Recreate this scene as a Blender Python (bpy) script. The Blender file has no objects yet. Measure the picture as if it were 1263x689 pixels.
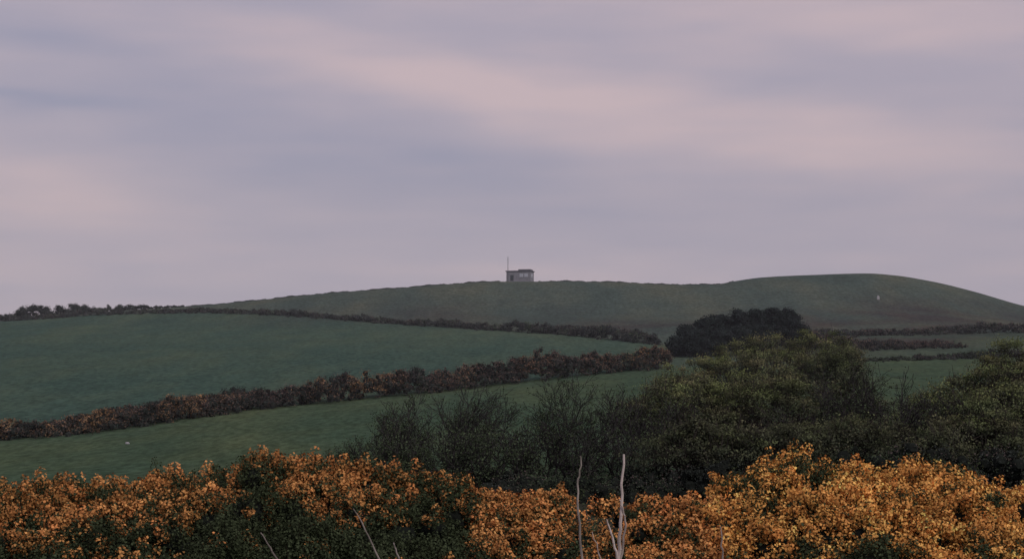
import bpy, math, numpy as np
from mathutils import Vector
rng=np.random.default_rng(7)
F=2100.0; H=470.0; CX=631.5
sc=bpy.context.scene
sc.view_settings.view_transform='Standard'; sc.view_settings.look='None'; sc.view_settings.exposure=0; sc.view_settings.gamma=1

# ---------------------------------------------------------------- terrain survey
def pchip(x,y,xi):
    x=np.asarray(x,float); y=np.asarray(y,float)
    if y.ndim==1: y=y[:,None]
    h=np.diff(x)[:,None]; d=np.diff(y,axis=0)/h
    m=np.zeros_like(y); m[0]=d[0]; m[-1]=d[-1]
    w1=2*h[1:]+h[:-1]; w2=h[1:]+2*h[:-1]
    ok=(d[1:]*d[:-1])>0
    with np.errstate(divide='ignore',invalid='ignore'):
        hm=(w1+w2)/(w1/d[:-1]+w2/d[1:])
    m[1:-1]=np.where(ok,hm,0)
    i=np.clip(np.searchsorted(x,xi)-1,0,len(x)-2)
    t=((xi-x[i])/(x[i+1]-x[i]))[:,None]; hh=(x[i+1]-x[i])[:,None]
    return (2*t**3-3*t**2+1)*y[i]+(t**3-2*t**2+t)*hh*m[i]+(-2*t**3+3*t**2)*y[i+1]+(t**3-t**2)*hh*m[i+1]
cols=np.array([-300,0,160,320,480,640,820,1000,1150,1263,1560.])
tab={
 90:[628,625,625,622,618,615,612,610,608,606,604],
 130:[594,592,588,580,575,568,560,552,548,545,545],
 175:[546,543,537,528,520,510,500,495,490,488,488],
 250:[482,480,478,475,470,463,455,452,450,448,450],
 340:[436,430,428,425,422,420,418,416,414,412,418],
 420:[412,404,401,397,394,392,388,383,386,396,410]}
ridge_px=[-300,0,60,130,230,320,400,480,560,620,690,760,830,880,910,940,1000,1070,1100,1150,1200,1263,1400,1560]
ridge_r =[412,397,392,385,379,371,363,357,351,348,348,349,352,352,347,343,340,338,340,348,360,378,405,420]
pxs=np.linspace(-300,1560,600)
D=[1.0,8,16,30,55]; Z=[np.full(600,z) for z in (-1.9,-2.0,-2.15,-3.2,-4.6)]
for d,r in tab.items():
    D.append(d); Z.append((H-pchip(cols,r,pxs)[:,0])*d/F)
D.append(500); Z.append((H-pchip(ridge_px,ridge_r,pxs)[:,0])*500/F)
D.append(600); Z.append(Z[-1]-4)
D.append(1000); Z.append(np.full(600,-22.)); D.append(9000); Z.append(np.full(600,-30.))
ld=np.linspace(0,math.log(9000),900)
ZT=pchip(np.log(D),np.array(Z),ld)
def terr(px,d):
    px=np.clip(np.asarray(px,float),-299,1559); l=np.clip(np.log(np.maximum(d,1.0)),0,ld[-1]-1e-4)
    a=(px+300)/1860*599; b=l/ld[-1]*899
    i=np.minimum(a.astype(int),598); j=np.minimum(b.astype(int),898); fa=a-i; fb=b-j
    return (ZT[j,i]*(1-fa)*(1-fb)+ZT[j,i+1]*fa*(1-fb)+ZT[j+1,i]*(1-fa)*fb+ZT[j+1,i+1]*fa*fb)
def ground(x,y):
    x=np.asarray(x,float); y=np.asarray(y,float)
    th=np.arctan2(x,y); r=np.hypot(x,y); tc=np.clip(th,-0.4,0.4)
    z=terr(CX+F*np.tan(tc),r*np.cos(tc))
    w=np.clip((np.abs(th)-0.7)/(math.pi-0.7),0,1); w=w*w*(3-2*w)
    zo=terr(CX-F*np.tan(tc),r*np.cos(tc))
    und=0.25*np.sin(x*0.045+1)*np.sin(y*0.038)*np.clip((r-60)/100,0,1)*np.clip((480-r)/60,0,1)
    return z*(1-0.5*w)+zo*0.5*w+und
def P(px,d):
    x=(px-CX)/F*d; return x,d

# ---------------------------------------------------------------- helpers
def make(name,verts,faces,col,mat,smooth=False,k=4):
    me=bpy.data.meshes.new(name); n=len(verts); f=len(faces)
    me.vertices.add(n); me.vertices.foreach_set('co',np.asarray(verts,np.float32).ravel())
    me.loops.add(f*k); me.loops.foreach_set('vertex_index',np.asarray(faces,np.int32).ravel())
    me.polygons.add(f); me.polygons.foreach_set('loop_start',np.arange(f,dtype=np.int32)*k)
    me.polygons.foreach_set('use_smooth',np.full(f,smooth))
    me.update(calc_edges=True)
    if col is not None:
        a=me.color_attributes.new('Col','FLOAT_COLOR','POINT')
        c=np.ones((n,4),np.float32); c[:,:3]=col; a.data.foreach_set('color',c.ravel())
    me.materials.append(mat)
    o=bpy.data.objects.new(name,me); sc.collection.objects.link(o); return o
class Acc:
    def __init__(s): s.v=[];s.f=[];s.c=[];s.n=0
    def add(s,v,f,c):
        s.v.append(v); s.f.append(f+s.n); s.c.append(np.broadcast_to(c,(len(v),3))); s.n+=len(v)
    def build(s,name,mat,smooth=False):
        return make(name,np.concatenate(s.v),np.concatenate(s.f),np.concatenate(s.c),mat,smooth)
def unit(v): return v/np.maximum(np.linalg.norm(v,axis=-1,keepdims=True),1e-9)
def leaves(acc,c,size,col,up=0.3,asp=0.6,out=None,ow=0.0):
    n=len(c)
    nn=rng.normal(size=(n,3))+np.array([0,0,up])
    if out is not None: nn=nn*0.75+unit(out)*ow
    nn=unit(nn); t=unit(np.cross(nn,rng.normal(size=(n,3)))); b=np.cross(nn,t)
    s=(np.broadcast_to(size,(n,))*rng.uniform(0.6,1.3,n))[:,None]
    v=np.stack([c-t*s,c-b*s*asp,c+t*s,c+b*s*asp],1).reshape(-1,3)
    f=np.arange(n*4).reshape(n,4)
    acc.add(v,f,np.repeat(np.broadcast_to(col,(n,3)),4,0))
def tubes(acc,p0,p1,r0,r1,col,k=4):
    p0=np.asarray(p0);p1=np.asarray(p1);r0=np.asarray(r0);r1=np.asarray(r1); n=len(p0)
    a=unit(p1-p0); ref=np.where(np.abs(a[:,2:3])>0.9,np.array([[1.,0,0]]),np.array([[0,0,1.]]))
    t=unit(np.cross(a,ref)); b=np.cross(a,t)
    ang=np.arange(k)*2*math.pi/k
    ring=t[:,None]*np.cos(ang)[None,:,None]+b[:,None]*np.sin(ang)[None,:,None]
    v=np.concatenate([p0[:,None]+ring*r0[:,None,None],p1[:,None]+ring*r1[:,None,None]],1).reshape(-1,3)
    base=(np.arange(n)*2*k)[:,None,None]; i=np.arange(k); j=(i+1)%k
    f=(base+np.stack([i,j,j+k,i+k],1)[None]).reshape(-1,4)
    acc.add(v,f,np.repeat(np.broadcast_to(col,(n,3)),2*k,0))
def csphere(m=3):
    vs=[];fs=[]
    g=np.linspace(-1,1,m+1)
    for ax in range(3):
        for s in (-1,1):
            o=len(vs)
            for a in g:
                for b in g:
                    p=[0,0,0]; p[ax]=s; p[(ax+1)%3]=a; p[(ax+2)%3]=b; vs.append(p)
            for i in range(m):
                for j in range(m):
                    q=[o+i*(m+1)+j,o+(i+1)*(m+1)+j,o+(i+1)*(m+1)+j+1,o+i*(m+1)+j+1]
                    fs.append(q if s>0 else q[::-1])
    return unit(np.array(vs,float)),np.array(fs)
SV,SF=csphere(3)
def cores(acc,c,r,col):
    n=len(c); m=len(SV)
    jit=1+0.18*np.sin(SV@rng.normal(size=(3,3))*4).sum(1)/2
    v=(c[:,None]+SV[None]*jit[None,:,None]*r[:,None,:]).reshape(-1,3)
    f=(SF[None]+(np.arange(n)*m)[:,None,None]).reshape(-1,4)
    acc.add(v,f,np.repeat(np.broadcast_to(col,(n,3)),m,0))
def sdir(n,zmin=-1):
    z=rng.uniform(zmin,1,n); a=rng.uniform(0,2*math.pi,n); s=np.sqrt(1-z*z)
    return np.stack([s*np.cos(a),s*np.sin(a),z],1)

# ---------------------------------------------------------------- materials
def attr_mat(name,rough=0.9,transl=0.0,noise=0.25,scale=3.0,spec=0.0,detail=0):
    m=bpy.data.materials.new(name); m.use_nodes=True; nt=m.node_tree; N=nt.nodes; L=nt.links
    bs=N['Principled BSDF']; out=N['Material Output']
    a=N.new('ShaderNodeAttribute'); a.attribute_name='Col'
    tc=N.new('ShaderNodeTexCoord'); nz=N.new('ShaderNodeTexNoise'); nz.inputs['Scale'].default_value=scale; nz.inputs['Detail'].default_value=detail
    L.new(tc.outputs['Object'],nz.inputs['Vector'])
    mr=N.new('ShaderNodeMapRange'); mr.inputs[1].default_value=0.3; mr.inputs[2].default_value=0.7; mr.inputs[3].default_value=1-noise; mr.inputs[4].default_value=1+noise
    L.new(nz.outputs[0],mr.inputs[0])
    vm=N.new('ShaderNodeVectorMath'); vm.operation='SCALE'; L.new(a.outputs['Color'],vm.inputs[0]); L.new(mr.outputs[0],vm.inputs['Scale'])
    L.new(vm.outputs[0],bs.inputs['Base Color']); bs.inputs['Roughness'].default_value=rough; bs.inputs['Specular IOR Level'].default_value=spec
    if transl>0:
        tr=N.new('ShaderNodeBsdfTranslucent'); L.new(vm.outputs[0],tr.inputs['Color'])
        mx=N.new('ShaderNodeMixShader'); mx.inputs[0].default_value=transl
        L.new(bs.outputs[0],mx.inputs[1]); L.new(tr.outputs[0],mx.inputs[2]); L.new(mx.outputs[0],out.inputs['Surface'])
    return m
M_leaf=attr_mat('foliage',transl=0.2,scale=0.8); M_gorse=attr_mat('gorse',scale=5,noise=0.2)
M_far=attr_mat('distant_foliage',scale=0.5,noise=0.3); M_bark=attr_mat('bark',scale=8)
def plain(name,col,rough=0.8,noise=0.15,scale=4,bump=0.2):
    m=bpy.data.materials.new(name); m.use_nodes=True; nt=m.node_tree; N=nt.nodes; L=nt.links; bs=N['Principled BSDF']
    tc=N.new('ShaderNodeTexCoord'); nz=N.new('ShaderNodeTexNoise'); nz.inputs['Scale'].default_value=scale; nz.inputs['Detail'].default_value=6
    L.new(tc.outputs['Object'],nz.inputs['Vector'])
    cr=N.new('ShaderNodeValToRGB'); e=cr.color_ramp.elements; e[0].position=0.3; e[1].position=0.7
    e[0].color=[c*(1-noise) for c in col]+[1]; e[1].color=[c*(1+noise) for c in col]+[1]
    L.new(nz.outputs[0],cr.inputs[0]); L.new(cr.outputs[0],bs.inputs['Base Color']); bs.inputs['Roughness'].default_value=rough
    bp=N.new('ShaderNodeBump'); bp.inputs['Strength'].default_value=bump; L.new(nz.outputs[0],bp.inputs['Height']); L.new(bp.outputs[0],bs.inputs['Normal'])
    return m

# ---------------------------------------------------------------- terrain mesh
h1p=[-300,0,130,230,400,550,700,810,830,1000,1150,1263,1560]; h1d=[470,466,462,456,428,392,356,322,322,345,350,352,355]
h2p=[-300,7,150,300,430,540,700,820,1000,1263,1560]; h2d=[172,178,188,206,214,222,240,256,262,266,270]
def h1(p): return np.interp(p,h1p,h1d)
def h2(p): return np.interp(p,h2p,h2d)
th=np.unique(np.concatenate([np.linspace(-math.pi,-0.4,60),np.linspace(-0.4,0.4,620),np.linspace(0.4,math.pi,60)]))
rr=np.concatenate([np.geomspace(0.5,60,60)[:-1],np.linspace(60,620,400),np.geomspace(640,9000,40)])
TH,RR=np.meshgrid(th,rr); X=RR*np.sin(TH); Y=RR*np.cos(TH); ZZ=ground(X.ravel(),Y.ravel()).reshape(X.shape)
nr,nt_=X.shape
V=np.stack([X,Y,ZZ],-1).reshape(-1,3)
i,j=np.meshgrid(np.arange(nr-1),np.arange(nt_-1),indexing='ij'); a=(i*nt_+j).ravel()
FC=np.stack([a,a+nt_,a+nt_+1,a+1],1)[:,::-1]
tc=np.clip(TH,-0.4,0.4); PX=CX+F*np.tan(tc); DD=RR*np.cos(tc)
C=np.zeros(X.shape+(3,))
c_field2=np.array([0.062,0.100,0.062]); c_field1=np.array([0.058,0.102,0.078]); c_hill_haze=np.array([0.074,0.104,0.088]); c_right=np.array([0.072,0.104,0.074]); c_rough=np.array([0.042,0.046,0.034])  # far hill grass is greyer and bluer: distance haze mixed into its colour
C[:]=c_field2
C[DD>h2(PX)]=c_field1; C[(DD>h2(PX))&(PX>815)]=c_right; C[DD>h1(PX)]=c_hill_haze
C[(DD<105)&(PX>430)]=c_rough; C[DD<30]=c_rough
def blob(px0,d0,wp,wd): return np.exp(-((PX-px0)/wp)**2-((DD-d0)/wd)**2)
w=np.clip(blob(1130,400,130,34)*1.5+blob(1080,325,140,30)+0.9*blob(1230,410,80,45)+0.8*blob(760,385,120,22)+.7*blob(500,425,190,24)+.6*blob(930,380,120,30),0,1)
w=w*np.clip(0.65+0.5*np.sin(X*0.16+np.sin(Y*0.09)*2)*np.sin(Y*0.11+1)+rng.normal(size=X.shape)*.12,0,1)
C=C*(1-w[...,None])+np.array([0.056,0.056,0.055])*w[...,None]
M_gr=attr_mat('grass_ground',rough=0.95,noise=0.0)
nt=M_gr.node_tree; N=nt.nodes; L=nt.links
tcn=[n for n in N if n.type=='TEX_COORD'][0]; vm=[n for n in N if n.type=='VECT_MATH'][0]
def nmr(scale,lo,hi,vec=None,detail=3,a=0.3,b=0.7):
    z=N.new('ShaderNodeTexNoise'); z.inputs['Scale'].default_value=scale; z.inputs['Detail'].default_value=detail; z.inputs['Roughness'].default_value=0.65
    L.new(vec if vec else tcn.outputs['Object'],z.inputs['Vector'])
    r=N.new('ShaderNodeMapRange'); r.inputs[1].default_value=a; r.inputs[2].default_value=b; r.inputs[3].default_value=lo; r.inputs[4].default_value=hi
    L.new(z.outputs[0],r.inputs[0]); return r.outputs[0]
mp=N.new('ShaderNodeMapping'); mp.inputs['Scale'].default_value=(1,0.35,1); mp.inputs['Rotation'].default_value=(0,0,0.1); L.new(tcn.outputs['Object'],mp.inputs['Vector'])
def mul(a,b):
    m=N.new('ShaderNodeMath'); m.operation='MULTIPLY'; L.new(a,m.inputs[0]); L.new(b,m.inputs[1]); return m.outputs[0]
tot=mul(mul(nmr(0.05,0.84,1.16,mp.outputs[0]),nmr(1.3,0.62,1.38,mp.outputs[0],4)),nmr(0.25,0.88,1.12,mp.outputs[0]))
L.new(tot,vm.inputs['Scale'])
yl=N.new('ShaderNodeMix'); yl.data_type='RGBA'; yl.blend_type='MULTIPLY'; yl.inputs[7].default_value=(1.2,0.98,0.84,1)
L.new(nmr(0.05,0,1.0,mp.outputs[0],a=0.4,b=0.66),yl.inputs[0]); L.new(vm.outputs[0],yl.inputs[6])
bs=N['Principled BSDF']; L.new(yl.outputs[2],bs.inputs['Base Color'])
bz=N.new('ShaderNodeTexNoise'); bz.inputs['Scale'].default_value=1.6; bz.inputs['Detail'].default_value=3; L.new(mp.outputs[0],bz.inputs['Vector'])
bp=N.new('ShaderNodeBump'); bp.inputs['Strength'].default_value=0.6; bp.inputs['Distance'].default_value=0.35; L.new(bz.outputs[0],bp.inputs['Height']); L.new(bp.outputs[0],bs.inputs['Normal'])
make('ground',V,FC,C.reshape(-1,3),M_gr,True)

# ---------------------------------------------------------------- hedges: many small ragged clumps
G_dark=(0.042,0.048,0.043); G_green=(0.066,0.088,0.052); BR=(0.135,0.083,0.074); BR2=(0.092,0.070,0.066); OR=(0.33,0.185,0.09); OR2=(0.225,0.130,0.084)
def hedge(name,pts,hgt,wid,pal,per_m=5,n=60,leaf=0.16,hv=0.3,cr=(.35,.7),var=0.2,dark=G_dark):
    pts=np.array(pts,float); xs=(pts[:,0]-CX)/F*pts[:,1]; ys=pts[:,1]
    seg=np.hypot(np.diff(xs),np.diff(ys)); s=np.concatenate([[0],np.cumsum(seg)])
    acc=Acc(); m=int(s[-1]*per_m); t=np.sort(rng.uniform(0,s[-1],m)); dark=np.array(dark)
    lo=0.5*np.sin(t*0.21+rng.uniform(0,6))+0.3*np.sin(t*0.53+rng.uniform(0,6))+0.3*np.sin(t*1.7+rng.uniform(0,6))
    hh=np.maximum((np.interp(t,s,hgt) if np.ndim(hgt) else np.full(m,hgt))*(1+hv*lo),0.15)
    u=rng.normal(size=m)*0.45
    x=np.interp(t,s,xs)+rng.normal(size=m)*0.2; y=np.interp(t,s,ys)+u*wid
    z=ground(x,y); px=np.interp(t,s,pts[:,0])
    R=rng.uniform(cr[0],cr[1],m)*np.clip(hh/1.6,.35,1)
    top=hh*np.clip(1.05-0.5*np.abs(u),.3,1)*rng.uniform(.85,1.1,m)
    zc=z+np.maximum(top-R,0.1)*rng.uniform(0,1,m)**0.5
    c=np.stack([x,y,zc],1)
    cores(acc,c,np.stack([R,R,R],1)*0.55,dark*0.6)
    pid=np.sin(t*0.45+1.3)*0.5+np.sin(t*1.1)*0.3
    for q in range(m):
        cl,pr=pal(px[q]); pr=np.array(pr)/sum(pr); cp=np.cumsum(pr); cl=np.array(cl)
        v=np.clip((pid[q]+0.8)/1.6+rng.normal()*0.2+rng.normal(size=n)*.16,0,0.999); k=np.minimum(np.searchsorted(cp,v),len(cl)-1)
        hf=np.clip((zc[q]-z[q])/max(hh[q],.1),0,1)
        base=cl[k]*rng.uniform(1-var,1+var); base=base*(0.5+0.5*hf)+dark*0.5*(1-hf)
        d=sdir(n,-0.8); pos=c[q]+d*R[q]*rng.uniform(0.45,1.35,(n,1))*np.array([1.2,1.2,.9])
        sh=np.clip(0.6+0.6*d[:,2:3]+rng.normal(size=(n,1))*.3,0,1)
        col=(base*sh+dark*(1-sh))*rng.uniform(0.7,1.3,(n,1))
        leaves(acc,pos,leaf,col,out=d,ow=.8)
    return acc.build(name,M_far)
def pal2(px):
    if px<250: return [OR,OR2,BR,G_dark],[.33,.3,.25,.12]
    if px<380: return [BR,G_dark,OR2],[.45,.25,.3]
    if px<480: return [OR,OR2,BR,G_dark],[.4,.3,.2,.10]
    if px<760: return [OR2,BR,BR2,G_dark],[.35,.38,.15,.12]
    return [OR2,BR,OR,G_green],[.3,.3,.2,.2]
FD_haze=(0.052,0.060,0.056)  # dark tone of far hedges, lifted and greyed to paint in distance haze
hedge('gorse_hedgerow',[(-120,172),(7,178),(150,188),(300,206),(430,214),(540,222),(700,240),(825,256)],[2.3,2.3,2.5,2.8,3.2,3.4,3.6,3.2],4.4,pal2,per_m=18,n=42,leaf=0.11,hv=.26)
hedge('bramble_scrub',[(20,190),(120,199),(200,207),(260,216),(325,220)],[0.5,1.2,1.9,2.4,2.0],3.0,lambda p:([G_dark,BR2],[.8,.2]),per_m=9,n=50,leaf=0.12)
hedge('hawthorn_hedgerow',[(-60,466),(130,462),(230,456),(400,428),(550,392),(700,356),(812,324)],[1.5,1.8,1.3,1.4,1.7,2.2,2.6],3.4,lambda p:([FD_haze,BR2,G_green],[.45,.35,.2]),per_m=6,n=38,leaf=0.18,hv=.4,dark=FD_haze)
hedge('hawthorn_hedgerow',[(985,345),(1060,347),(1150,350),(1263,352),(1400,356)],[1.4,1.3,1.8,2.3,2.4],6.0,lambda p:([FD_haze,BR2,BR,G_green],[.3,.35,.2,.15]),per_m=9,n=38,leaf=0.16,hv=.35,dark=FD_haze)
hedge('hawthorn_hedgerow',[(640,386),(720,368),(790,345)],[0.8,1.2,1.9],5.0,lambda p:([FD_haze,BR2],[.5,.5]),per_m=7,n=38,leaf=0.16,hv=.4,dark=FD_haze)
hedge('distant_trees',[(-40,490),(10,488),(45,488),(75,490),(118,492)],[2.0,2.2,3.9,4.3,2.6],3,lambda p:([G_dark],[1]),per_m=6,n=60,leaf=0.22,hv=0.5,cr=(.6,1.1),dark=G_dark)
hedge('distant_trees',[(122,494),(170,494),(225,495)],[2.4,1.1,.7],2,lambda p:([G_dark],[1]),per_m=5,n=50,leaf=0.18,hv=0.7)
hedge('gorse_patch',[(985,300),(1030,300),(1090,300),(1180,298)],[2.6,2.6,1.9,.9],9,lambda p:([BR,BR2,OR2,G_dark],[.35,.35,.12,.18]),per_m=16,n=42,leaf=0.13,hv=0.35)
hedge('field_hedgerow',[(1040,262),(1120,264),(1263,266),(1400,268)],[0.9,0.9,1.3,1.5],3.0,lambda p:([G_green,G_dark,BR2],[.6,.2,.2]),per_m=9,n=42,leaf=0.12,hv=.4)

# low turf bank along the skyline
acc=Acc()
for lo_,hi_ in ((225,617),(664,905)):
    t=np.linspace(lo_,hi_,300); x=(t-CX)/F*499.; y=np.full(300,499.)+np.sin(t*.05)*.4
    z=ground(x,y); hb=0.40+0.10*np.sin(t*.11)+0.08*np.sin(t*.37+1)+rng.normal(size=300)*.05
    prof=[(-.9,-.2),(-.35,1.),(.35,1.),(.9,-.2)]
    vv=np.stack([np.stack([x,y+a,z+np.where(b>0,hb,b)],1) for a,b in prof],1).reshape(-1,3)
    b0=(np.arange(299)*4)[:,None,None]; q=np.arange(3)
    ff=(b0+np.stack([q,q+4,q+5,q+1],1)[None]).reshape(-1,4)
    acc.add(vv,ff,np.array((0.044,0.052,0.048)))
acc.build('turf_bank',M_far)

# ---------------------------------------------------------------- dark evergreen grove
def grove(name,items,mat):
    acc=Acc()
    for px,d,hgt,wd in items:
        x,y=P(px,d); z=float(ground(np.array([x]),np.array([y]))[0])
        tubes(acc,[[x,y,z-.3]],[[x,y,z+hgt*.6]],[.25],[.12],(0.04,0.03,0.025))
        m=34; dd=sdir(m,-0.9); c=np.array([x,y,z+hgt*0.48])+dd*np.array([wd*0.4,wd*0.4,hgt*0.40])
        r=rng.uniform(.5,.95,m)[:,None]*np.array([1.2,1.2,.8])
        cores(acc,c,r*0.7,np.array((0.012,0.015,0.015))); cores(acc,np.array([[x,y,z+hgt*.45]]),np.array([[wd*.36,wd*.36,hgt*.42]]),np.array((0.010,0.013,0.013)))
        for q in range(m):
            n=75; d2=sdir(n,-0.8); pos=c[q]+d2*r[q]*rng.uniform(0.6,1.35,(n,1))
            leaves(acc,pos,0.17,np.array((0.022,0.030,0.028))*rng.uniform(.6,1.7,(n,1)),out=d2,ow=.6)
    return acc.build(name,mat)
grove('evergreen_grove',[(836,288,3.6,3.6),(850,292,5.4,5),(868,294,6.8,5.4),(888,296,7.5,5.6),(908,297,8.0,5.6),(930,298,8.2,5.6),(952,299,8.2,5.4),(972,300,7.9,5.2),(984,298,5.6,3.6),(862,285,4.4,5),(885,286,5.0,5),(912,287,5.2,5),(940,289,5.2,5)],M_far)

# ---------------------------------------------------------------- trees
def curve_limb(acc,p0,p1,bend,r0,r1,col,ns=6):
    t=np.linspace(0,1,ns+1)[:,None]; mid=(p0+p1)/2+bend
    pts=(1-t)**2*p0+2*t*(1-t)*mid+t*t*p1
    pts[1:-1]+=rng.normal(size=(ns-1,3))*np.linalg.norm(p1-p0)*0.025
    rad=r0+(r1-r0)*t[:,0]
    tubes(acc,pts[:-1],pts[1:],rad[:-1],rad[1:],col); return pts
def hawthorn(px,d,toprow,wpx,green=1.0,wind=-0.25,dens=1.0,name='hawthorn_tree'):
    x,y=P(px,d); z=float(ground(np.array([x]),np.array([y]))[0]); hgt=(H-toprow)*d/F-z; w=wpx/F*d/2
    acc=Acc(); bark=np.array((0.058,0.050,0.046)); base=np.array([x-wind*w,y,z])
    fork=base+np.array([wind*w*.4,0,hgt*0.28])
    nst=rng.integers(2,4)
    for s in range(nst):
        curve_limb(acc,base+rng.normal(size=3)*[.25,.25,0]-[0,0,.3],fork+rng.normal(size=3)*[.5,.5,.3],rng.normal(size=3)*.3,0.22,0.13,bark)
    nc=int(80*dens); dd=sdir(nc,-0.05)
    c=np.array([x,y,z+hgt*0.42])+dd*np.array([w*0.98,w*0.8,hgt*0.54])*rng.uniform(.66,1.08,(nc,1))
    c[:,2]+=rng.normal(size=nc)*0.25
    for q in range(nc):
        st=fork+rng.normal(size=3)*[.3,.3,.25]
        pts=curve_limb(acc,st,c[q],np.array([0,0,hgt*0.10])*rng.uniform(-1,1),0.06,0.016,bark*rng.uniform(.7,1.4))
        m=7; s=pts[rng.integers(4,7,m)]; e=s+unit(rng.normal(size=(m,3))+[0,0,1.0])*rng.uniform(.5,1.4,(m,1))
        tubes(acc,s,e,np.full(m,.02),np.full(m,.007),bark*1.15)
        hf=(c[q,2]-z)/hgt; n=int(280*dens*(1.0 if hf>0.55 else 0.6))
        rad=rng.uniform(.28,.8); n=int(n*(rad/.6)**1.2*rng.uniform(.5,1.2))
        o=rng.normal(size=(n,3)); tail=np.where(rng.uniform(size=(n,1))<.25,rng.uniform(1,1.8,(n,1)),rng.uniform(0,1,(n,1))**0.5); o=unit(o)*tail
        pos=c[q]+o*np.array([rad*1.15,rad*1.15,rad*0.65])
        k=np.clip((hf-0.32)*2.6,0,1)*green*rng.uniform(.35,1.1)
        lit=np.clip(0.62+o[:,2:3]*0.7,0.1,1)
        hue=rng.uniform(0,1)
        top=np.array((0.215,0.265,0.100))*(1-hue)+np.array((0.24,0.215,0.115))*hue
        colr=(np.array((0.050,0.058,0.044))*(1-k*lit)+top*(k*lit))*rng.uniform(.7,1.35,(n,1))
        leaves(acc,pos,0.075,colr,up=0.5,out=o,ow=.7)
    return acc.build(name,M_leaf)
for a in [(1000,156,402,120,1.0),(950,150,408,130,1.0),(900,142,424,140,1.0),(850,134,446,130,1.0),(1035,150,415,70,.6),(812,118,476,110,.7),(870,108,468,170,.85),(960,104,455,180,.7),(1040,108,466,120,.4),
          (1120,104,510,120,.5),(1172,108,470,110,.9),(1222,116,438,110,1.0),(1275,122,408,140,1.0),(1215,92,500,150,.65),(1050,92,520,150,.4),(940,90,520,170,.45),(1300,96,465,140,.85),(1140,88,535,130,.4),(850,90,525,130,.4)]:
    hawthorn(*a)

def shrub(px,d,toprow,wpx,leafy=0.3,name='blackthorn_shrub'):
    x,y=P(px,d); z=float(ground(np.array([x]),np.array([y]))[0]); hgt=(H-toprow)*d/F-z; w=wpx/F*d/2
    acc=Acc(); P0=[];P1=[];R0=[];R1=[];CC=[]; ends=[]
    def grow(p,dr,ln,r,lev):
        ns=4
        for s in range(ns):
            dr=dr+rng.normal(size=3)*0.16+np.array([0,0,0.05]); dr/=np.linalg.norm(dr)
            q=p+dr*ln/ns; r2=r*0.86
            P0.append(p);P1.append(q);R0.append(r);R1.append(r2);CC.append(rng.uniform(.6,1.5)); p=q; r=r2
            if lev>0 and (s>0 or lev<3):
                for b in range(2 if lev>1 else 1):
                    if lev==1 and rng.uniform()<.35: continue
                    side=unit(np.cross(dr,rng.normal(size=3)))
                    grow(p,unit(dr*rng.uniform(.7,1.2)+side*rng.uniform(.5,.9)),ln*rng.uniform(.42,.62),r*0.66,lev-1)
        if lev==0: ends.append(p)
    for s in range(rng.integers(4,7)):
        a=rng.uniform(0,2*math.pi); sp=rng.uniform(.1,.95)
        dr=unit(np.array([math.cos(a)*sp*w/hgt*1.7,math.sin(a)*sp*w/hgt*1.3,1.0]))
        grow(np.array([x+math.cos(a)*.4*w*rng.uniform(0,1),y+math.sin(a)*.6,z-.2]),dr,hgt*rng.uniform(.45,.78),rng.uniform(.06,.10),3)
    c=np.array(CC)[:,None]*np.array((0.038,0.035,0.036))
    tubes(acc,np.array(P0),np.array(P1),np.maximum(R0,.017),np.maximum(R1,.013),c,k=3)
    e=np.array(ends); n=int(len(e)*leafy*6)
    if n:
        pos=e[rng.integers(0,len(e),n)]+rng.normal(size=(n,3))*0.16
        leaves(acc,pos,0.06,np.array((0.060,0.078,0.046))*rng.uniform(.5,1.5,(n,1)))
    return acc.build(name,M_bark)
for a in [(484,104,516,80),(530,108,498,100),(560,110,492,90),(610,112,486,110),(665,112,482,110),(722,112,484,110),(780,108,490,90),
          (500,94,548,90),(550,96,528,100),(605,92,530,100),(660,95,520,100),(715,94,532,100),(765,94,524,100),(430,98,550,60),(402,100,565,50),(1060,100,470,90),(1095,96,480,80),(1130,96,500,80),(830,98,505,90),(1180,94,500,80),(1020,96,490,80)]:
    shrub(*a,leafy=rng.uniform(.2,.9))
hedge('bramble_thicket',[(395,88),(470,90),(600,92),(760,90),(900,88),(1100,86),(1300,84)],[0.6,1.4,1.7,1.8,2.2,2.5,2.7],5,lambda p:([G_dark,BR2,G_green],[.35,.2,.45]),per_m=20,n=90,leaf=0.06,hv=0.25,cr=(.35,.7),dark=(.028,.032,.028))

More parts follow.
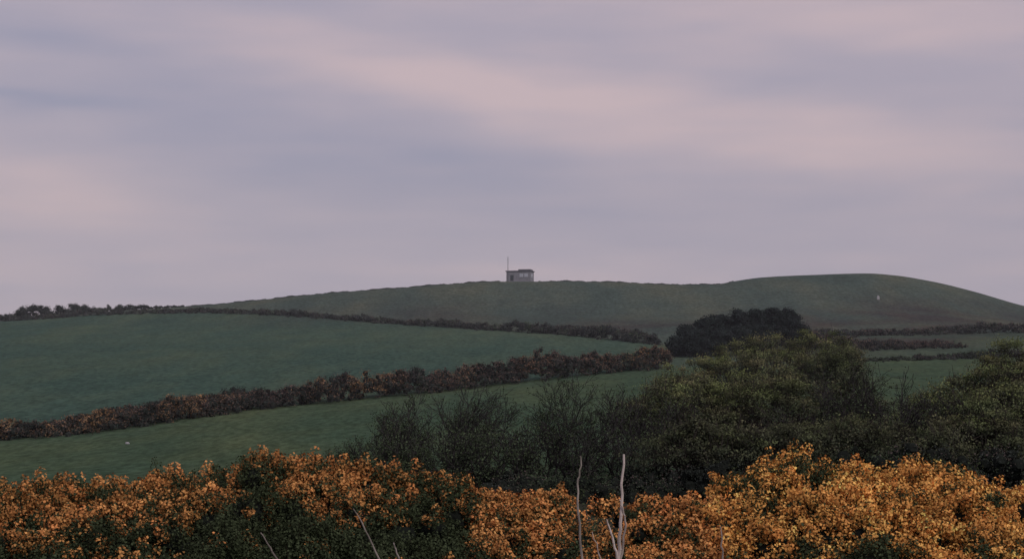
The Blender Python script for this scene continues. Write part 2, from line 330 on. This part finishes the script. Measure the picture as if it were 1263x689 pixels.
# ---------------------------------------------------------------- foreground gorse
def gorse(name,x0,x1,topl,bloom,lobes,gold,dark,sz0=1.0):
    acc=Acc(); tp=np.array(topl,float)
    for q in range(lobes):
        px=rng.uniform(x0,x1); d=rng.uniform(12.6,16.0); row=np.interp(px,tp[:,0],tp[:,1])
        crest=15.2; zt=(H-row)*crest/F
        fall=0.0 if d>crest else (crest-d)/2.6
        zz=zt-0.95*fall**1.35-(0.25*((d-crest)/1.8)**2 if d>crest else 0)
        R=rng.uniform(.12,.32)*sz0; zz-=R*rng.uniform(.75,1.5)
        x=(px-CX)/F*crest; c=np.array([x,d,zz])
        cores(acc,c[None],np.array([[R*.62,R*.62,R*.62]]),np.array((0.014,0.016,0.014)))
        ns=int(24*(R/.26)**2)+6; dr=sdir(ns,-0.45); dr=unit(dr+np.array([0,0,.35]))
        b0=c+dr*R*rng.uniform(.45,.95,(ns,1)); ln=rng.uniform(.08,.19,ns)*(R/.26)**.5
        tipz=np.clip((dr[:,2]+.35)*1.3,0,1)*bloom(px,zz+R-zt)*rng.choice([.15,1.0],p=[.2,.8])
        isb=rng.uniform(0,1,ns)<tipz
        K=60; t=rng.uniform(0,1,(ns,K)); tw=rng.uniform(.75,1.35,(ns,1)); wd=0.060*tw*np.sqrt(np.clip(1.05-(2*t-.9)**2*.8,.1,1.2))
        ou=unit(rng.normal(size=(ns,K,3))); off=ou*wd[...,None]*rng.uniform(.75,1.08,(ns,K,1))
        pos=b0[:,None]+dr[:,None]*(t*ln[:,None])[...,None]+off
        lob=rng.uniform(.75,1.15)
        hue=rng.uniform(0,1,(ns,1,1))**1.5
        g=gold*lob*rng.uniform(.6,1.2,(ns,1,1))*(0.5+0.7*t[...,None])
        g=g*(1-hue*np.array([.10,.26,.25]))
        flower=(rng.uniform(0,1,(ns,K))<0.9)&(t>0.08)
        gr=dark*rng.uniform(.5,1.6,(ns,K,1))
        col=np.where((isb[:,None]&flower)[...,None],g*rng.uniform(.85,1.15,(ns,K,1)),gr)
        sz=np.repeat(np.where(isb,0.0140,0.0120),K)
        outn=ou+dr[:,None]*(t[...,None]-.4)*1.5
        leaves(acc,pos.reshape(-1,3),sz,np.minimum(col,.9).reshape(-1,3),up=.2,asp=.75,out=outn.reshape(-1,3),ow=1.3)
        tubes(acc,np.repeat(c[None],ns,0),b0+dr*ln[:,None]*.8,np.full(ns,.006),np.full(ns,.003),(0.03,0.028,0.02),k=3)
    return acc.build(name,M_gorse)
gold=np.array((0.92,0.49,0.145)); dull=np.array((0.60,0.30,0.105)); gd=np.array((0.044,0.056,0.030))
gorse('gorse_bush',-60,600,[(-60,612),(0,612),(40,606),(100,602),(180,598),(240,586),(300,578),(322,556),(345,576),(400,580),(470,580),(540,592),(600,618)],
      lambda p,h:(0.85 if h>-0.18 else (0.35 if h>-.32 else (0.04 if 250<p<580 else .2)))*(1 if p<480 else .5),330,dull,gd)
gorse('gorse_bush',585,905,[(585,612),(640,616),(700,612),(760,616),(800,626),(850,618),(905,608)],lambda p,h:0.85 if h>-0.4 else .3,165,dull*1.2,gd)
gorse('gorse_bush',890,1330,[(890,606),(930,590),(965,578),(1000,568),(1060,584),(1130,580),(1180,588),(1263,606),(1330,612)],lambda p,h:1.0 if h>-.6 else .6,220,gold,gd,1.1)

acc=Acc()
def stalk(pts,r0,r1,col=(0.36,0.30,0.27)):
    p=np.array([((a-CX)/F*d,d,(H-b)*d/F) for a,b,d in pts]); t=np.linspace(0,1,len(p)*5); idx=np.linspace(0,1,len(p))
    q=np.stack([np.interp(t,idx,p[:,k]) for k in range(3)],1); q+=rng.normal(size=q.shape)*.004
    r=r0+(r1-r0)*t; tubes(acc,q[:-1],q[1:],r[:-1],r[1:],np.array(col)*rng.uniform(.8,1.2),k=6)
stalk([(752,800,12.2),(762,690,12.2),(766,640,12.2),(769,560,12.3)],.020,.008,(.46,.39,.36))
stalk([(766,690,12.2),(772,640,12.2),(764,615,12.2)],.010,.004)
stalk([(770,800,12.1),(760,680,12.1),(748,640,12.1)],.014,.005,(.46,.39,.36))
stalk([(758,800,12.1),(742,690,12.1),(730,655,12.1)],.008,.003)
stalk([(730,800,12.6),(716,660,12.6),(712,600,12.6),(717,562,12.6)],.012,.005,(.30,.26,.23))
stalk([(500,800,12.2),(470,690,12.2),(436,626,12.2)],.010,.004,(.22,.19,.17))
stalk([(360,800,12),(342,690,12),(322,656,12)],.010,.004,(.22,.19,.17))
stalk([(500,780,12),(492,690,12),(486,668,12)],.010,.004,(.3,.26,.24))
stalk([(896,800,12.1),(892,690,12.1),(889,648,12.1)],.01,.004)
acc.build('dead_stalks',M_bark)

# ---------------------------------------------------------------- lookout hut and mast
m_wall=plain('hut_render',(0.22,0.22,0.25),scale=2); m_roof=plain('hut_roof',(0.10,0.10,0.12)); m_glass=plain('hut_glass',(0.42,0.44,0.5),rough=.2); m_dark=plain('hut_door',(0.05,0.06,0.07))
def box(name,c,s,mat,parent=None,bev=0.03):
    import bmesh
    me=bpy.data.meshes.new(name); b=bmesh.new(); bmesh.ops.create_cube(b,size=1)
    for v in b.verts: v.co=Vector((v.co.x*s[0],v.co.y*s[1],v.co.z*s[2]))
    if bev: bmesh.ops.bevel(b,geom=b.edges[:],offset=bev,segments=1,affect='EDGES')
    b.to_mesh(me); b.free(); me.materials.append(mat); o=bpy.data.objects.new(name,me); o.location=c; sc.collection.objects.link(o)
    if parent: o.parent=parent
    return o
hx,hy=(641.5-CX)/F*497,497.0; hz=float(ground(np.array([hx]),np.array([hy]))[0])-.2
hut=bpy.data.objects.new('lookout_hut',None); sc.collection.objects.link(hut); hut.location=(hx,hy,hz); hut.rotation_euler=(0,0,math.radians(-14))
box('walls',(0,0,1.55),(7.2,4.4,3.1),m_wall,hut)
box('roof',(0,0,3.22),(7.7,4.9,.24),m_roof,hut)
box('parapet_block',(1.6,.2,3.55),(3.6,3.4,.42),m_roof,hut)
for k,wx in enumerate((0.9,2.3)):
    box('window_%d'%(k+1),(wx,-2.22,1.95),(1.05,.08,1.0),m_glass,hut,.01); box('window_sill_%d'%(k+1),(wx,-2.27,1.38),(1.2,.14,.09),m_wall,hut,.01)
box('door',(-1.9,-2.22,1.1),(.95,.08,2.0),m_dark,hut,.01)
box('side_window',(3.62,-.3,1.95),(.06,1.5,.95),m_glass,hut,.01)
box('plinth',(0,0,.12),(7.5,4.7,.5),m_wall,hut)
mast=bpy.data.objects.new('radio_mast',None); sc.collection.objects.link(mast); mx=(626.5-CX)/F*494; mast.location=(mx,494,float(ground(np.array([mx]),np.array([494.]))[0])-.2)
acc=Acc(); tubes(acc,[[0,0,0.],[0,0,4.]],[[0,0,4.],[0,0,7.5]],[.12,.08],[.08,.06],(.12,.12,.14),k=8)
tubes(acc,[[-.35,0,6.6],[-.25,0,5.8]],[[.35,0,6.6],[.25,0,5.8]],[.03,.03],[.03,.03],(.12,.12,.14),k=6)
o=acc.build('pole',M_bark); o.parent=mast
def stone(px,d,h,w):
    x,y=P(px,d); z=float(ground(np.array([x]),np.array([y]))[0]); a=Acc()
    cores(a,np.array([[x,y,z+h*.4],[x+w*.3,y,z+h*.25]]),np.array([[w,w*.8,h*.6],[w*.9,w*.8,h*.4]]),(.40,.39,.41)); a.build('pale_boulder',M_bark)
stone(1083,440,1.2,.32); stone(996,262,1.8,.25); stone(157,165,.2,.2)

# ---------------------------------------------------------------- thin evening haze lying over the valley and far hill
hm=bpy.data.materials.new('haze'); hm.use_nodes=True; nt=hm.node_tree; nt.nodes.remove(nt.nodes['Principled BSDF'])
vs=nt.nodes.new('ShaderNodeVolumeScatter'); vs.inputs['Density'].default_value=0.00022; vs.inputs['Color'].default_value=(.93,.95,1,1)
nt.links.new(vs.outputs[0],nt.nodes['Material Output'].inputs['Volume'])
hz_=box('haze',(0,780,30),(2600,1360,260),hm,None,0)

# ---------------------------------------------------------------- sky
w=bpy.data.worlds.new('World'); sc.world=w; w.use_nodes=True; nt=w.node_tree; N=nt.nodes; L=nt.links
bg=N['Background']; bg.inputs['Strength'].default_value=0.1
SE,SA=math.radians(32),math.radians(140)
sky=N.new('ShaderNodeTexSky'); sky.sky_type='NISHITA'; sky.sun_disc=False; sky.sun_elevation=SE; sky.sun_rotation=SA
tcw=N.new('ShaderNodeTexCoord'); sp=N.new('ShaderNodeSeparateXYZ'); L.new(tcw.outputs['Generated'],sp.inputs[0])
def mt(op,a,b=None,clamp=False):
    m=N.new('ShaderNodeMath'); m.operation=op; m.use_clamp=clamp
    for k,v in enumerate((a,b)):
        if v is None: continue
        if isinstance(v,(int,float)): m.inputs[k].default_value=v
        else: L.new(v,m.inputs[k])
    return m.outputs[0]
az=mt('ARCTAN2',sp.outputs[0],sp.outputs[1]); el=mt('ARCSINE',sp.outputs[2])
cb=N.new('ShaderNodeCombineXYZ'); L.new(az,cb.inputs[0]); L.new(el,cb.inputs[1])
def noise(sx,sy,rot,off,detail=5,rough=.55):
    mp=N.new('ShaderNodeMapping'); mp.inputs['Scale'].default_value=(sx,sy,1); mp.inputs['Rotation'].default_value=(0,0,rot); mp.inputs['Location'].default_value=(off,off*.7,off)
    L.new(cb.outputs[0],mp.inputs['Vector']); z=N.new('ShaderNodeTexNoise'); z.inputs['Scale'].default_value=1; z.inputs['Detail'].default_value=detail; z.inputs['Roughness'].default_value=rough
    L.new(mp.outputs[0],z.inputs['Vector']); return z.outputs[0]
warp=mt('MULTIPLY',mt('SUBTRACT',noise(7,22,0.0,3.1,2),0.5),0.05)
elw=mt('ADD',el,warp)
def band(px,row,slope,wr,wp,amp):
    a0=(px-CX)/F; e0=(H-row)/F
    da=mt('SUBTRACT',az,a0); de=mt('SUBTRACT',mt('SUBTRACT',elw,e0),mt('MULTIPLY',da,-slope))
    de=mt('DIVIDE',de,wr/F); da=mt('DIVIDE',da,wp/F)
    g=mt('ADD',mt('MULTIPLY',de,de),mt('MULTIPLY',da,da))
    return mt('MULTIPLY',mt('EXPONENT',mt('MULTIPLY',g,-1.0)),amp)
s=mt('MULTIPLY',mt('SUBTRACT',noise(5,34,0.10,1.7,2,.45),0.5),0.65)
s=mt('ADD',s,mt('MULTIPLY',mt('SUBTRACT',noise(14,90,0.06,5.2,2,.5),0.5),0.35))
for b in [(450,88,.15,40,260,.45),(800,140,.16,50,330,.4),(60,235,.05,60,150,.4),(1050,30,.1,55,300,.4),(1150,215,.03,40,250,.3),(600,330,0,40,900,.12),
          (110,70,.05,28,200,-.35),(60,135,0,12,120,-.35),(430,195,.15,48,280,-.25)]:
    s=mt('ADD',s,band(*b))
s=mt('ADD',s,0.42,clamp=True)
cr=N.new('ShaderNodeValToRGB'); e=cr.color_ramp.elements; e[0].position=0; e[1].position=1
e[0].color=(0.315,0.31,0.42,1); e[1].color=(0.61,0.475,0.50,1); k=e.new(.5); k.color=(0.44,0.385,0.46,1)
L.new(s,cr.inputs[0])
sc10=N.new('ShaderNodeVectorMath'); sc10.operation='SCALE'; sc10.inputs['Scale'].default_value=10.0; L.new(cr.outputs[0],sc10.inputs[0])
mx=N.new('ShaderNodeMix'); mx.data_type='RGBA'; mx.inputs[0].default_value=0.93; L.new(sky.outputs[0],mx.inputs[6]); L.new(sc10.outputs[0],mx.inputs[7])
L.new(mx.outputs[2],bg.inputs['Color'])
sl=bpy.data.lights.new('sun','SUN'); sl.energy=1.2; sl.angle=math.radians(12); sl.color=(1,.93,.84)
so=bpy.data.objects.new('sun',sl); sc.collection.objects.link(so)
so.rotation_euler=Vector((math.sin(SA)*math.cos(SE),math.cos(SA)*math.cos(SE),math.sin(SE))).to_track_quat('Z','Y').to_euler()

# ---------------------------------------------------------------- camera
cam=bpy.data.cameras.new('camera'); co=bpy.data.objects.new('camera',cam); sc.collection.objects.link(co); sc.camera=co
cam.sensor_width=36; cam.lens=F/1263*36; cam.shift_y=(H-344.5)/1263; cam.clip_end=20000; cam.clip_start=.1
co.location=(0,0,0); co.rotation_euler=(math.radians(90),0,0)
print('faces',sum(len(o.data.polygons) for o in sc.objects if o.type=='MESH'))
